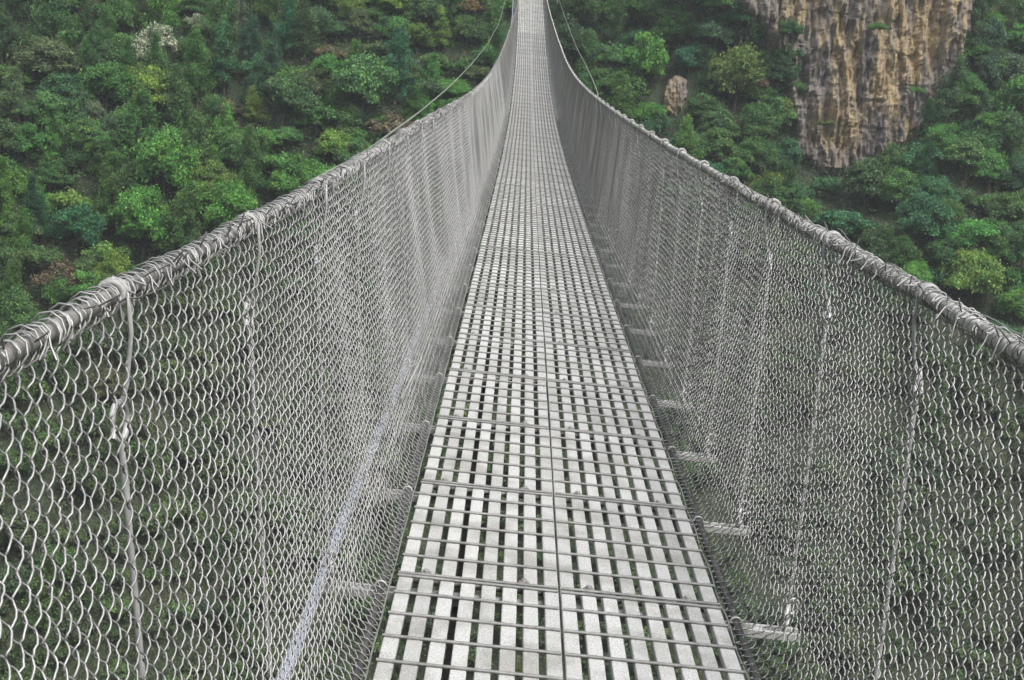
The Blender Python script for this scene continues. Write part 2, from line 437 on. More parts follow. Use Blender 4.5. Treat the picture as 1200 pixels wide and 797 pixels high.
def netting(side, parent):
    rng = np.random.default_rng(3 if side > 0 else 4)
    Vs=[]; Qs=[]; off=0
    Lp = 1.24
    nh = int(round(Lp/(DH/2)))            # half periods
    bands = [(1.2, 7., 6, 5), (7., 16., 3, 4), (16., 34., 2, 3), (34., 66., 1, 3)]
    i0 = 0
    for (ya, yb, K, k) in bands:
        ii = np.arange(math.ceil(ya/(DW/2)), math.ceil(yb/(DW/2)))
        n = nh*K+1
        t = np.linspace(0, nh, n)
        par = (ii%2)[:,None]
        tp = t[None]+par
        sn = np.sin(math.pi*(tp-.5))
        tri = 2/math.pi*np.arcsin(np.clip(.985*sn,-1,1))
        zig = .5*tri+.5*sn
        if K <= 2: zig = tri
        big = .006*np.sin(ii*.11+side)[:,None]*np.sin(t[None]*.35)+.004*np.sin(ii*.37)[:,None]
        y = ii[:,None]*(DW/2)+zig*(DW/4+.0022)+rng.normal(0,.0016,(len(ii),1))+big
        u = (t[None]/nh)+rng.normal(0,.0022,(len(ii),1))*np.ones((1,n))
        u = np.clip(u,-.02,1.0)
        P = profile(side, y, np.clip(u,0,1))
        offn = .0064*np.sin(math.pi*tp)
        jit = rng.normal(0,.0007,P.shape)
        P[...,0] -= offn
        P += jit*(1 if K>2 else 0)
        # start hidden a little below the cable axis
        if yb <= 16.:
            # wrap the wire ends round the handrail cable, barbed tail
            wrap = (side < 0) or (yb <= 7.)
            if wrap:
                m = 9
                yy = y[:,0]
                c = hand(side, yy)
                ang = np.linspace(0,1,m)[None]*(4.6+rng.uniform(-.9,.7,(len(ii),1)))
                a0 = -math.pi/2
                rad = .0180+.0055*np.linspace(0,1,m)[None]**3*rng.uniform(0,2.2,(len(ii),1))
                if side > 0:
                    keep = (yy < 4.9)[:,None]
                    rad = np.where(keep, rad, .0185)
                W = np.zeros((len(ii),m,3))
                W[...,0] = c[:,None,0]-side*rad*np.cos(a0-ang)*-1*-1
                W[...,1] = c[:,None,1]+.012*np.sin(ang*.7)
                W[...,2] = c[:,None,2]+rad*np.sin(a0-ang)
                tail = W[:,-1:]+ (W[:,-1:]-W[:,-2:-1])*rng.uniform(.4,1.7,(len(ii),1,1)) + np.stack([rng.normal(0,.006,(len(ii),1)),rng.normal(0,.006,(len(ii),1)),rng.uniform(-.006,.034,(len(ii),1))],-1)
                W = np.concatenate([W,tail],1)[:,::-1]
                P = np.concatenate([W,P],1)
                n = P.shape[1]
        T = np.gradient(P,axis=1); T /= np.linalg.norm(T,axis=2)[...,None]+1e-9
        nrm = np.array([1.,.25,.1]); nrm/=np.linalg.norm(nrm)
        A = np.cross(T,nrm); A /= np.linalg.norm(A,axis=2)[...,None]+1e-9; B = np.cross(A,T)
        a = np.arange(k)*2*math.pi/k
        r = .0018 if yb <= 16 else .0021
        V = P[:,:,None]+r*(np.cos(a)[None,None,:,None]*A[:,:,None]+np.sin(a)[None,None,:,None]*B[:,:,None])
        nw = len(ii)
        w = np.arange(nw)[:,None,None]*n*k; i = np.arange(n-1)[None,:,None]*k; j = np.arange(k)[None,None,:]
        q = np.stack([w+i+j, w+i+k+j, w+i+k+(j+1)%k, w+i+(j+1)%k],-1).reshape(-1,4)+off
        V = V.reshape(-1,3); V[:,1]-=BEAM0
        Vs.append(V); Qs.append(q); off += len(V)
    return link('wire_netting', mesh_np('wire_netting', np.vstack(Vs), np.vstack(Qs)), M_WIRE, parent)

def ring_pts(c, r, ax1, ax2, n=16, a0=0, a1=2*math.pi):
    a = np.linspace(a0,a1,n); return np.asarray(c)+r*(np.cos(a)[:,None]*np.asarray(ax1)+np.sin(a)[:,None]*np.asarray(ax2))

def fence(side):
    f = empty('chain_link_fence', (side*.7, BEAM0, 0))
    if side < 0: tag(f, 'left chain link fence of the footbridge leaning outward, wire ends bristling round its handrail', 'fence')
    else: tag(f, 'right chain link fence of the footbridge with clamp rings along a smooth handrail', 'fence')
    sh = np.array([side*.7, BEAM0, 0])
    def B(mb, name, mat, parent=f, smooth=True):
        o = mb.build(name, mat, None, smooth)
        o.data.transform(Matrix.Translation((-side*.7, 0, 0))); o.parent = parent; return o
    net = netting(side, f); net.data.transform(Matrix.Translation((-side*.7,0,0)))
    # handrail cable
    Y = np.concatenate([np.arange(.6,14,.010), np.arange(14,67,.05)])
    P = hand(side,Y); P[:,1]-=BEAM0
    V,Q = strand_tube(P, .0140 if side < 0 else .0158, pitch=.19, amp=.16)
    V[:,0]-=side*.7
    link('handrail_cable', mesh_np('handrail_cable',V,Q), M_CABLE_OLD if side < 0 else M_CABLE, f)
    # lacing wire wound round the cable
    rng = np.random.default_rng(11+side)
    mb = MB()
    yend = 26
    n = int((yend-.9)/.034*9)
    yy = np.linspace(.9,yend,n)
    pit = np.full(n,.034) if side < 0 else np.interp(yy,[4.6,5.2],[.030,.20])
    a = np.cumsum((yy[1]-yy[0])/pit)*2*math.pi
    a = a+np.interp(np.arange(n),np.arange(0,n,23),rng.normal(0,1.6,len(np.arange(0,n,23))))
    c = hand(side,yy); rr = .0168+np.interp(np.arange(n),np.arange(0,n,7),rng.uniform(0,.0125,len(np.arange(0,n,7))))*(1 if side<0 else np.interp(yy,[4.4,5.2],[1,.15]))
    W = c+np.stack([np.cos(a)*rr,0*a,np.sin(a)*rr],-1); W[:,1]-=BEAM0
    mb.tube(W,.0016,4)
    # thin loose wire running along the near handrail
    yy = np.arange(.9,4.6,.05); c = hand(side,yy)
    W = c+np.stack([.012*np.sin(yy*3)+side*.012,0*yy,.021+.007*np.sin(yy*7.3)+.005*np.sin(yy*17)],-1); W[:,1]-=BEAM0
    lw = MB()
    if side > 0: lw.tube(W,.0014,4); B(lw,'loose_wire',M_WIRE) if side > 0 else None
    B(mb,'lacing_wire',M_WIRE)
    # bottom selvedge wire along the deck edge
    Ys = np.concatenate([np.arange(.6,12,.03),np.arange(12,66,.3)])
    P = profile(side,Ys,np.ones_like(Ys))+np.stack([0*Ys,0*Ys,.006*np.sin(Ys*13)],-1); P[:,1]-=BEAM0
    mb = MB(); mb.tube(P,.003,5); B(mb,'selvedge_wire',M_WIRE)
    # suspenders, with twisted eye at the top and ring at the beam
    for i in range(-3, 58):
        y = BEAM0+PITCH*i-.012
        r = random.Random(i*3+side)
        top = hand(side,np.array([y]))[0]; top[1]-=BEAM0
        bx = side*.705+float(sway(y)); bz = float(deck_z(y))-.036
        bot = np.array([bx,y-BEAM0,bz])
        d = top-bot; Ld = np.linalg.norm(d); d/=Ld
        lean = np.array([0,r.uniform(-.03,.03),0])
        eye = top-d*.235+lean*.3+np.array([side*.006,0,0]); foot = bot+d*.085
        mb = MB()
        # rod with a bent tail
        if i < 16:
            k = 8 if i < 8 else 6
            pts = [foot+(eye-foot)*t+np.array([side*.004*math.sin(3.1*t),.006*math.sin(t*5+i),0]) for t in np.linspace(0,1,9)]
            mb.tube(pts,.0055,k)
            mb.tube([eye-d*.02,eye-d*.07+np.array([0,.009,0]),eye-d*.13+np.array([0,.006,0])],.0048,6)
        else:
            mb.tube([foot-d*.05,(foot+eye)/2,top],.0055,5)
        s = B(mb,'suspender',M_ROD)
        if i < 16:
            e = np.array([0,1.,0])
            mb = MB(); c = eye+d*.030
            mb.tube(ring_pts(c,.031,e*.96+np.array([.25,0,0])*.5,d,18,-1.45,4.75),.0056,7)
            # long hook from the eye up and over the handrail cable
            h = [c+e*.012+d*.022, c+d*.06+np.array([-side*.014,.012,0]), top-d*.06+np.array([-side*.023,.006,0]), top+np.array([-side*.024,0,.006]), top+np.array([0,0,.0275]), top+np.array([side*.024,0,.004]), top-d*.07+np.array([side*.02,-.006,0])]
            mb.tube(h,.0040,7)
            mb.tube([c-e*.03+d*.0,c-e*.045-d*.018],.005,6)
            o = B(mb,'hook_eye',M_ROD); o.parent = s
            mb = MB(); c = bot+d*.036
            mb.tube(ring_pts(c,.034,np.array([.35*side,.94,0]),np.array([0,0,1.]),20)[:-1],.0062,7,closed=True)
            mb.tube(ring_pts(c+np.array([side*.012,.012,.03]),.024,np.array([.9,.3,0]),np.array([0,0,1.]),14)[:-1],.0052,6,closed=True)
            o = B(mb,'anchor_ring',M_ROD); o.parent = s
        # clamp ring on the handrail
        if i < 45:
            mb = MB(); k1 = (16,8) if i < 10 else (10,5)
            R = .0195 if side < 0 else .0215
            for dy in ((0.,.017) if i < 10 else (0.,)):
                mb.tube(ring_pts(top+np.array([0,dy-.008,.001]),R,np.array([1.,0,0]),np.array([0,.12,1.]),k1[0]+1)[:-1],.0065,k1[1],closed=True)
            B(mb,'cable_clamp',M_CLAMP)
    if side < 0:
        # a cut length of wire caught in the netting
        a_ = profile(-1,np.array([6.05]),np.array([.80]))[0]+np.array([.012,-BEAM0,0]); b_ = profile(-1,np.array([7.0]),np.array([.84]))[0]+np.array([.02,-BEAM0,.03])
        mb = MB(); mb.tube([a_,(a_+b_)/2+np.array([.004,0,.008]),b_],.0045,6); B(mb,'tie_wire',M_BEAM)
    return f
fence(-1); fence(1)

# ------------------------------------------------------------------ guy cables
def spline(pts, n=24):
    pts = [Vector(p) for p in pts]; out=[]
    for i in range(len(pts)-1):
        p0 = pts[max(i-1,0)]; p1=pts[i]; p2=pts[i+1]; p3=pts[min(i+2,len(pts)-1)]
        for k in range(n):
            t=k/n
            out.append(tuple(.5*((2*p1)+(-p0+p2)*t+(2*p0-5*p1+4*p2-p3)*t*t+(-p0+3*p1-3*p2+p3)*t**3)))
    out.append(tuple(pts[-1])); return out
gl = [(-1.0,129,21),(-1.25,90,9.6),(-1.338,60,3.276),(-1.345,46,1.874),(-1.365,35,1.30),(-1.32,24,1.0),(-1.249,16,.9),(-1.127,10.5,.945),(-1.006,7.5,1.02),(-.855,4.6,1.15)]
gr = [(.3,129,21),(.45,90,9.9),(.60,60,3.8),(.66,57,3.391),(.90,42,1.94),(.90,30,1.326),(.80,23,1.09),(.69,20.2,1.06)]
mb = MB(); mb.tube(spline(gl),.0085,8); o = mb.build('guy_cable',M_GUY); tag(o,'thin mossy guy cable rising outside the left chain link fence against the forest','cable')
mb = MB(); mb.tube(spline(gr),.0085,8); o = mb.build('guy_cable',M_GUY); tag(o,'thin mossy guy cable beside the right handrail, short stretch showing above the fence','cable')

# ------------------------------------------------------------------ TERRAIN (the far side of the gorge)
CLIFF = [(12.0,12),(12.8,8),(15.6,5.2),(17.8,3.6),(19.0,2.5),(19.6,-.8),(19.9,-3.0),(20.4,-4.5),(22.2,-5.1),(24.6,-4.9),(26.6,-4.1),(27.6,-3.1),(29.4,-.7),(30.9,2.1),(31.5,5.8),(31.4,12),(28,16),(18,16)]
def sdf(x, z, poly=CLIFF):
    """signed distance, positive inside"""
    x = np.asarray(x,float); z = np.asarray(z,float)
    d = np.full(x.shape,1e9); ins = np.zeros(x.shape,bool)
    n = len(poly)
    for i in range(n):
        x1,z1 = poly[i]; x2,z2 = poly[(i+1)%n]
        ex,ez = x2-x1,z2-z1
        t = np.clip(((x-x1)*ex+(z-z1)*ez)/(ex*ex+ez*ez),0,1)
        d = np.minimum(d,np.hypot(x-x1-t*ex,z-z1-t*ez))
        c = ((z1>z)!=(z2>z)) & (x < (x2-x1)*(z-z1)/(z2-z1+1e-12)+x1)
        ins ^= c
    return np.where(ins,d,-d)
def fbm(x,y,z=0,s=1.,o=4):
    x = np.asarray(x,float); shp = x.shape
    X = x.ravel()*s; Y = np.broadcast_to(np.asarray(y,float),shp).ravel()*s; Z = np.broadcast_to(np.asarray(z,float),shp).ravel()*s
    return np.array([noise.fractal((a,b,c),1.0,2.0,o) for a,b,c in zip(X,Y,Z)]).reshape(shp)
def cliff_Y(x,z):
    return 113.2+.10*(z+5)+.04*(x-24)
def hill_base(x,z):
    return 130+(z-16)/1.1 - .0009*np.maximum(np.abs(x)-20,0)**2 - .017*np.maximum(np.abs(x)-50,0)**2  # outer ends curve in out of view, shaped to cut low sky light
def hill_Y(x,z):
    x = np.asarray(x,float); z = np.asarray(z,float)
    Y = hill_base(x,z)+2.6*fbm(x,z,3.1,.055,3)+.8*fbm(x,z,9.7,.22,3)
    # gully right of the bridge end, spur carrying the cliff
    Y = Y+2.2*np.exp(-((x-2-.15*z)/5.)**2)
    w = np.clip((sdf(x,z)+5.0)/5.5,0,1); w = w*w*(3-2*w)
    return Y*(1-w)+(cliff_Y(x,z)+.55+2.6*np.clip(sdf(x,z)/1.6,0,1))*w
gx = np.arange(-135,136,1.0); gz = np.concatenate([np.arange(-78,-45,3.),np.arange(-45,26,1.),np.arange(26,100,4.)])
GX,GZ = np.meshgrid(gx,gz); GY = hill_Y(GX,GZ)
nx,nz = len(gx),len(gz)
a = np.arange(nz-1)[:,None]*nx+np.arange(nx-1)[None]
Q = np.stack([a,a+1,a+nx+1,a+nx],-1).reshape(-1,4)
hill = link('hillside',mesh_np('hillside',np.stack([GX,GY,GZ],-1).reshape(-1,3),Q),M_SOIL); tag(hill,kind='structure')
# unseen near side of the gorge, added to darken wire reflections, ends bent inward
NX,NZ = np.meshgrid(np.arange(-130,131,4.),np.arange(-80,96,4.))
NY = -62-(NZ+10)/1.05+.010*np.maximum(np.abs(NX)-50,0)**2+4*fbm(NX,NZ,33.,.04,4)
a = np.arange(NX.shape[0]-1)[:,None]*NX.shape[1]+np.arange(NX.shape[1]-1)[None]; k_=NX.shape[1]
nh_ = link('hillside',mesh_np('hillside',np.stack([NX,NY,NZ],-1).reshape(-1,3),np.stack([a,a+k_,a+k_+1,a+1],-1).reshape(-1,4)),M_SOIL); tag(nh_,kind='structure')
# valley floor, out to the horizon
mb = MB(); g = np.linspace(-1,1,25); VX,VY = np.meshgrid(g*420,g*420); VZ = -76.5+1.5*fbm(VX,VY,0,.004,3)
a = np.arange(24)[:,None]*25+np.arange(24)[None]
gr_ = link('ground',mesh_np('ground',np.stack([VX,VY,VZ],-1).reshape(-1,3),np.stack([a,a+1,a+26,a+25],-1).reshape(-1,4)),M_SOIL); tag(gr_,kind='structure')

def rock_sheet(name, x0,x1,z0,z1, step, poly, Yfun, depth=.9, rag=.30, fq=1.0):
    xs = np.arange(x0,x1,step); zs = np.arange(z0,z1,step)
    X,Z = np.meshgrid(xs,zs)
    s = sdf(X,Z,poly)+rag*fbm(X,Z,2.,.45,4)*np.clip((9-Z)/6,0.1,1)
    edge = np.clip(s*fq**.6/.7+.35,-1,1)
    # vertical buttresses and cracks
    FX, FZ = X*fq, Z*fq
    lean = FX+.12*FZ+.22*fbm(FX,FZ,7.7,.22,2)
    col = fbm(lean,FZ*.05,5.,.32,3)
    rib = fbm(lean,FZ*.09,6.,1.2,5)
    crack = 1-np.abs(fbm(lean,FZ*.07,8.,.8,4))*4; crack = np.clip(crack,0,1)**2
    block = fbm(FX,FZ*.6,1.5,.5,5)
    chip = np.floor(fbm(lean*1.4,FZ*.22,3.3,.9,4)*6)/6
    ledge = np.clip(1-np.abs(fbm(FX*.22+.3*FZ,FZ*.75,21.,.6,4))*5,0,1)
    chip2 = np.floor(fbm(lean*2.6,FZ*.5,13.3,1.0,3)*4)/4
    Y = Yfun(X,Z)+.9-depth*edge*1.1 +(- .60*col - .20*rib + .45*crack - .55*block+.34*fbm(FX,FZ*.4,4.4,2.2,6)+.25*np.abs(fbm(lean*1.6,FZ*.2,14.4,1.0,4))-.6*chip-.30*chip2+.15*ledge)/fq**.8
    n1,n2 = len(xs),len(zs)
    a = np.arange(n2-1)[:,None]*n1+np.arange(n1-1)[None]
    Q = np.stack([a,a+1,a+n1+1,a+n1],-1).reshape(-1,4)
    keep = (s.ravel()[Q]>-.9/fq**1.6).any(1)
    me = mesh_np(name,np.stack([X,Y,Z],-1).reshape(-1,3),Q[keep],smooth=False)
    return me
cl = link('cliff',rock_sheet('cliff',11,34,-8,17,.13,CLIFF,lambda x,z: cliff_Y(x,z)-.4),M_ROCK)
tag(cl,'tall ochre and grey limestone cliff streaked vertically above the right handrail','cliff',kind='structure')
def outcrop(cx,cz,w,h,label,seed):
    rng = np.random.default_rng(seed)
    ang = np.linspace(0,2*math.pi,9)[:-1]
    poly = [(cx+math.cos(t)*w/2*rng.uniform(.8,1.15),cz+math.sin(t)*h/2*rng.uniform(.85,1.1)) for t in ang]
    Yb = float(hill_Y(np.array([cx]),np.array([cz]))[0])
    me = rock_sheet('rock_outcrop',cx-w,cx+w,cz-h*.8,cz+h*.8,.08,poly,lambda x,z: Yb-1.6+.25*(z-cz)+.03*(x-cx)**2,depth=.7, rag=.35, fq=2.6)
    o = link('rock_outcrop',me,M_ROCK); tag(o,label,'rock')
    return (cx,cz,max(w,h)/2)
OUT = [outcrop(10.9,-.8,1.25,3.0,'small narrow buff rock outcrop among trees between bridge and cliff',1)]

# ------------------------------------------------------------------ TREES
def leaves(P, D, size, width, rng, droop=.35, jit=.9):
    """one bent rhomb leaf per point, facing roughly along D"""
    n = len(P)
    nrm = D+rng.normal(0,jit,(n,3))+np.array([0,-.15,.55]); nrm /= np.linalg.norm(nrm,axis=1)[:,None]
    t = rng.normal(0,1,(n,3)); t -= (t*nrm).sum(1)[:,None]*nrm; t /= np.linalg.norm(t,axis=1)[:,None]
    b = np.cross(nrm,t)
    l = size*rng.uniform(.6,1.35,n)[:,None]; w = l*width
    p0 = P-t*l*.5; p1 = P+b*w*.5+nrm*l*.06; p2 = P+t*l*.5-nrm*l*droop*.4; p3 = P-b*w*.5+nrm*l*.06
    V = np.stack([p0,p1,p2,p3],1).reshape(-1,3)
    return V, np.arange(n*4).reshape(-1,4)
def blob_crown(rng, blobs, per, size, width, inner=.55):
    Ps=[]; Ds=[]
    for c,r in blobs:
        n = int(per*(r[0]*r[1]+r[0]*r[2]+r[1]*r[2])*3.2)
        d = rng.normal(0,1,(n,3)); d /= np.linalg.norm(d,axis=1)[:,None]
        d[:,2] = np.where(d[:,2]<-.35,-d[:,2]*.6,d[:,2])
        k = rng.uniform(0,1,n)**.45*(1-inner)+inner
        k *= 1+.24*rng.normal(0,1,n); lo_ = rng.uniform(0,1,n) < .10; k[lo_] *= rng.uniform(1.1,1.7,lo_.sum())
        Ps.append(np.array(c)+d*np.array(r)*k[:,None]); Ds.append(d)
    return leaves(np.vstack(Ps),np.vstack(Ds),size,width,rng)
def mk_round(seed, flat=1.0, n=34, size=.050, tall=1.0):
    rng = np.random.default_rng(seed); bl=[]
    for i in range(n):
        t = rng.uniform(0,2*math.pi); u = rng.uniform(-.35,1)
        q = math.sqrt(max(0,1-u*u))
        R = .38*rng.uniform(.5,1.22)
        s = rng.uniform(.06,.16)
        bl.append(((math.cos(t)*q*R,math.sin(t)*q*R,(.42+u*.36*rng.uniform(.8,1.15))*flat*tall),(s,s,s*.8*min(1,flat*1.1)*(1+.3*(tall-1)))))
    bl.append(((0,0,.45*flat*tall),(.26,.26,.28*flat*tall)))
    return blob_crown(rng,bl,2500,size,.55)
def mk_narrow(seed):
    rng = np.random.default_rng(seed); bl=[]
    for i in range(20):
        z = rng.uniform(.15,1.75); R=.20*(1-abs(z-.8)/1.3)
        t = rng.uniform(0,6.28); s=rng.uniform(.09,.16)
        bl.append(((math.cos(t)*R*rng.uniform(.5,1.4),math.sin(t)*R*rng.uniform(.5,1.4),z),(s,s,s*1.15)))
    return blob_crown(rng,bl,2300,.055,.55)
def mk_feather(seed):
    """soft, fine sprays that sweep up and out"""
    rng = np.random.default_rng(seed); Ps=[];Ds=[]
    for i in range(80):
        z = rng.uniform(.1,1.2); t = rng.uniform(0,6.28)
        R = .46*(1.25-z)**.75*rng.uniform(.65,1.15); n=70
        k = rng.uniform(.15,1,n)
        x = math.cos(t)*R*k; y = math.sin(t)*R*k; zz = z+.22*k**1.5-.10*k**4
        P = np.stack([x,y,zz],-1)+rng.normal(0,.035,(n,3))*(.4+k[:,None])
        Ps.append(P); Ds.append(np.tile([math.cos(t)*.5,math.sin(t)*.5,.5],(n,1)))
    return leaves(np.vstack(Ps),np.vstack(Ds),.068,.28,rng,jit=.7)
def mk_shrub(seed):
    """low many-stemmed bush"""
    rng = np.random.default_rng(seed); bl=[]
    for i in range(26):
        t = rng.uniform(0,6.28); R = .42*math.sqrt(rng.uniform(0,1)); s = rng.uniform(.06,.15)
        bl.append(((math.cos(t)*R,math.sin(t)*R,.10+.34*rng.uniform(.3,1)*(1-R*.9)),(s,s,s*.9)))
    return blob_crown(rng,bl,2300,.060,.58,inner=.35)
def mk_trunk(seed, h, limbs=5, r=.035):
    rng = np.random.default_rng(seed); mb = MB()
    zs = np.linspace(-.35,h,7)
    P = np.stack([.02*np.sin(zs*5+seed),.02*np.cos(zs*4+seed),zs],-1)
    mb.tube(P,np.linspace(r*1.25,r*.35,7),7)
    for i in range(limbs):
        z = h*rng.uniform(.35,.85); t = rng.uniform(0,6.28); l = rng.uniform(.2,.36)
        s = np.linspace(0,1,5)
        mb.tube(np.stack([math.cos(t)*l*s,math.sin(t)*l*s,z+l*.75*s**.8],-1),np.linspace(r*.5,r*.12,5),5)
    return mb
KINDS = {}
def reg(key, makers, trunk):
    KINDS[key] = []
    for V,Q in makers:
        me = mesh_np('crown',V,Q,smooth=False); me.materials.append(M_LEAF)
        mb = mk_trunk(len(KINDS[key])+len(key), *trunk)
        V2 = np.vstack(mb.V); Q2 = np.vstack(mb.Q); dg = Q2[:,2]==Q2[:,3]
        tm = bpy.data.meshes.new('trunk'); tm.from_pydata(V2.tolist(),[],[tuple(q[:3]) if d else tuple(q) for q,d in zip(Q2.tolist(),dg)])
        tm.polygons.foreach_set('use_smooth',np.ones(len(tm.polygons),bool)); tm.materials.append(M_WOOD)
        KINDS[key].append((me,tm))
reg('broad',  [mk_round(s) for s in (1,2,3)], (.55,5))
reg('spread', [mk_round(s,flat=.62,n=36) for s in (5,6)], (.34,5))
reg('tall',   [mk_narrow(s) for s in (8,9)], (1.3,5,.028))
reg('feather',[mk_feather(s) for s in (11,12)], (1.05,5,.026))
reg('shrub',  [mk_shrub(s) for s in (14,15,16)], (.25,5,.02))
pale_me = KINDS['broad'][1][0].copy(); pale_me.materials.clear(); pale_me.materials.append(M_PALE)

TONES = {                      # leaf colours
 'dark green':    (0.074,0.165,0.062),
 'bluish green':  (0.064,0.177,0.087),
 'mid green':     (0.096,0.216,0.064),
 'bright green':  (0.100,0.266,0.063),
 'yellowish green':(0.166,0.280,0.067),
 'olive':         (0.128,0.192,0.073),
 'brownish':      (0.175,0.138,0.078),
 'greyish green': (0.114,0.189,0.105)}
FORM = {'broad':'round bushy','spread':'spreading','tall':'tall narrow','feather':'feathery','shrub':'low shrubby'}
# camera model, only to describe where a plant is seen
CAM_P = Vector((-.26952,0,1.6))
CF = Vector((.00921875,.98227898,-.1871978)); CR = Vector((.99453283,.0104667,.10389848)); CU = Vector((-.10401664,.18713218,.97681221))
def px(p):
    d = Vector(p)-CAM_P; z = d.dot(CF); return 600+1800*d.dot(CR)/z, 398.5-1800*d.dot(CU)/z
def rail_y(x):
    """height in the photo of the handrail in front of that spot"""
    return float(np.interp(x,[0,150,290,430,500,553,580,600,640,660,700,770,850,905,970,1075,1195],[412,335,258,183,140,110,75,10,10,60,113,165,208,238,277,330,392]))
plants = []    # (x, z, width, kind, tone, special label)
# the ones that stand out in the photograph
SPECIAL = [
 (-26.7,-3.4,3.5,'broad','greyish green','pale','pale blossoming tree standing out of the dark wood, upper left'),
 (-24.9,-.2,2.0,'shrub','greyish green','pale','small pale blossoming bush just above the pale blossoming tree'),
 (-6.6,.4,2.0,'tall','yellowish green',None,'slender yellow green tree at the top beside the left guy cable'),
 (-15.6,-9.0,4.0,'shrub','bright green',None,'fresh bright green bush right above the left handrail at mid length'),
 (-18.2,-7.4,3.2,'shrub','bright green',None,'fresh green bush up and left of the bright bush at the left handrail'),
 (36.2,-.4,4.4,'broad','bright green',None,'vivid green bushy tree at the right edge beside the cliff'),
 (37.6,4.0,4.0,'broad','bright green',None,'vivid green tree in the top right corner'),
 (31.2,-12.4,4.8,'spread','yellowish green',None,'broad yellow green bush touching the right handrail near the right edge'),
 (-14.4,-1.2,3.2,'shrub','brownish',None,'dry brown thicket high on the slope left of the guy cable'),
 (-12.0,-2.4,2.8,'shrub','brownish',None,'smaller dry brown thicket nearest the left guy cable'),
 (-21.2,-5.6,2.6,'shrub','brownish',None,'reddish brown withered bush above the brightest green bushes'),
 (-30.0,-13.0,3.4,'shrub','yellowish green',None,'yellow green bush low on the slope at left above the handrail'),
 (18.6,2.6,2.2,'shrub','dark green',None,'dark bush clinging to the upper left edge of the cliff'),
 (24.6,5.2,1.5,'shrub','mid green',None,'little green bush rooted in a crack high on the cliff face'),
 (21.6,-1.8,1.1,'shrub','olive',None,'tiny olive bush low on the left side of the cliff face'),
 (28.0,1.2,1.2,'shrub','mid green',None,'small green bush on the right side of the cliff face'),
 (18.2,3.9,1.9,'broad','dark green',None,'dark tree growing across the upper left part of the cliff'),
 (19.6,.2,2.0,'shrub','mid green',None,'bush overlapping the left edge of the cliff halfway down'),
 (19.9,-4.6,1.5,'broad','mid green',None,'small tree covering the lower left corner of the cliff'),
 (22.4,-9.6,4.6,'spread','bluish green',None,'deep bluish green spreading tree at the very foot of the cliff'),
 (27.6,-9.4,4.0,'broad','bluish green',None,'deep bluish green round tree under the right end of the cliff'),
]
for s in SPECIAL: plants.append([s[0],s[1],s[2],s[3],s[4],s[5],s[6]])
rng = np.random.default_rng(21)
def region_tones(x,z,u):
    """which greens grow where on the slope"""
    if x < 3:
        if x < -20 and z > -9: w = dict(zip(TONES,(.34,.10,.30,.08,.02,.08,.03,.05)))
        elif x > -20 and z > -6: w = dict(zip(TONES,(.20,.05,.28,.18,.09,.12,.05,.03)))
        else: w = dict(zip(TONES,(.14,.06,.26,.28,.10,.09,.05,.02)))
    else:
        if x > 30: w = dict(zip(TONES,(.14,.12,.30,.26,.08,.05,.03,.02)))
        elif z < -5: w = dict(zip(TONES,(.22,.28,.30,.12,.02,.03,.02,.01)))
        else: w = dict(zip(TONES,(.22,.26,.26,.08,.02,.08,.05,.03)))
    k = list(w); p = np.array([w[i] for i in k]); return k[int(np.searchsorted(np.cumsum(p/p.sum()),u))]
tries = 0
while tries < 30000 and len(plants) < 292:
    tries += 1
    x = rng.uniform(-42,41); z = rng.uniform(-26,12)
    big = 1-tries/30000
    wd = rng.uniform(2.1,2.7)+1.9*big*rng.uniform(0,1)**1.3
    ux,uy = px((x,130+(z-16)/1.1,z+wd*.3))
    if not(2 < ux < 1198 and 5 < uy < 560): continue
    if uy > rail_y(ux)+14: continue
    if abs(ux-622) < 22+.3*max(0,uy-60) : continue
    sd = float(sdf(np.array([x]),np.array([z+wd*.4]))[0])
    if sd > -wd*.14: continue
    if any(math.hypot(x-o[0],z+wd*.3-o[1]) < o[2]+wd*.26 for o in OUT): continue
    lim = .31 if tries < 20000 else .26
    if any(math.hypot(p[0]-x,(p[1]-z)*1.3) < ((p[2]*1.35 if p[6] else p[2])+wd)*lim for p in plants): continue
    tone = region_tones(x,z,rng.uniform())
    r = rng.uniform()
    if x < -18 and z > -12: kind = 'feather' if r < .42 else 'broad' if r < .78 else 'tall' if r < .82 else 'spread' if r < .92 else 'shrub'
    else: kind = 'broad' if r < .42 else 'shrub' if r < .64 else 'spread' if r < .84 else 'tall' if r < .87 else 'feather'
    if tone == 'brownish': kind = 'shrub'
    if tone in ('olive','greyish green') and kind == 'tall': kind = 'broad'
    plants.append([x,z,wd,kind,tone,None,None])
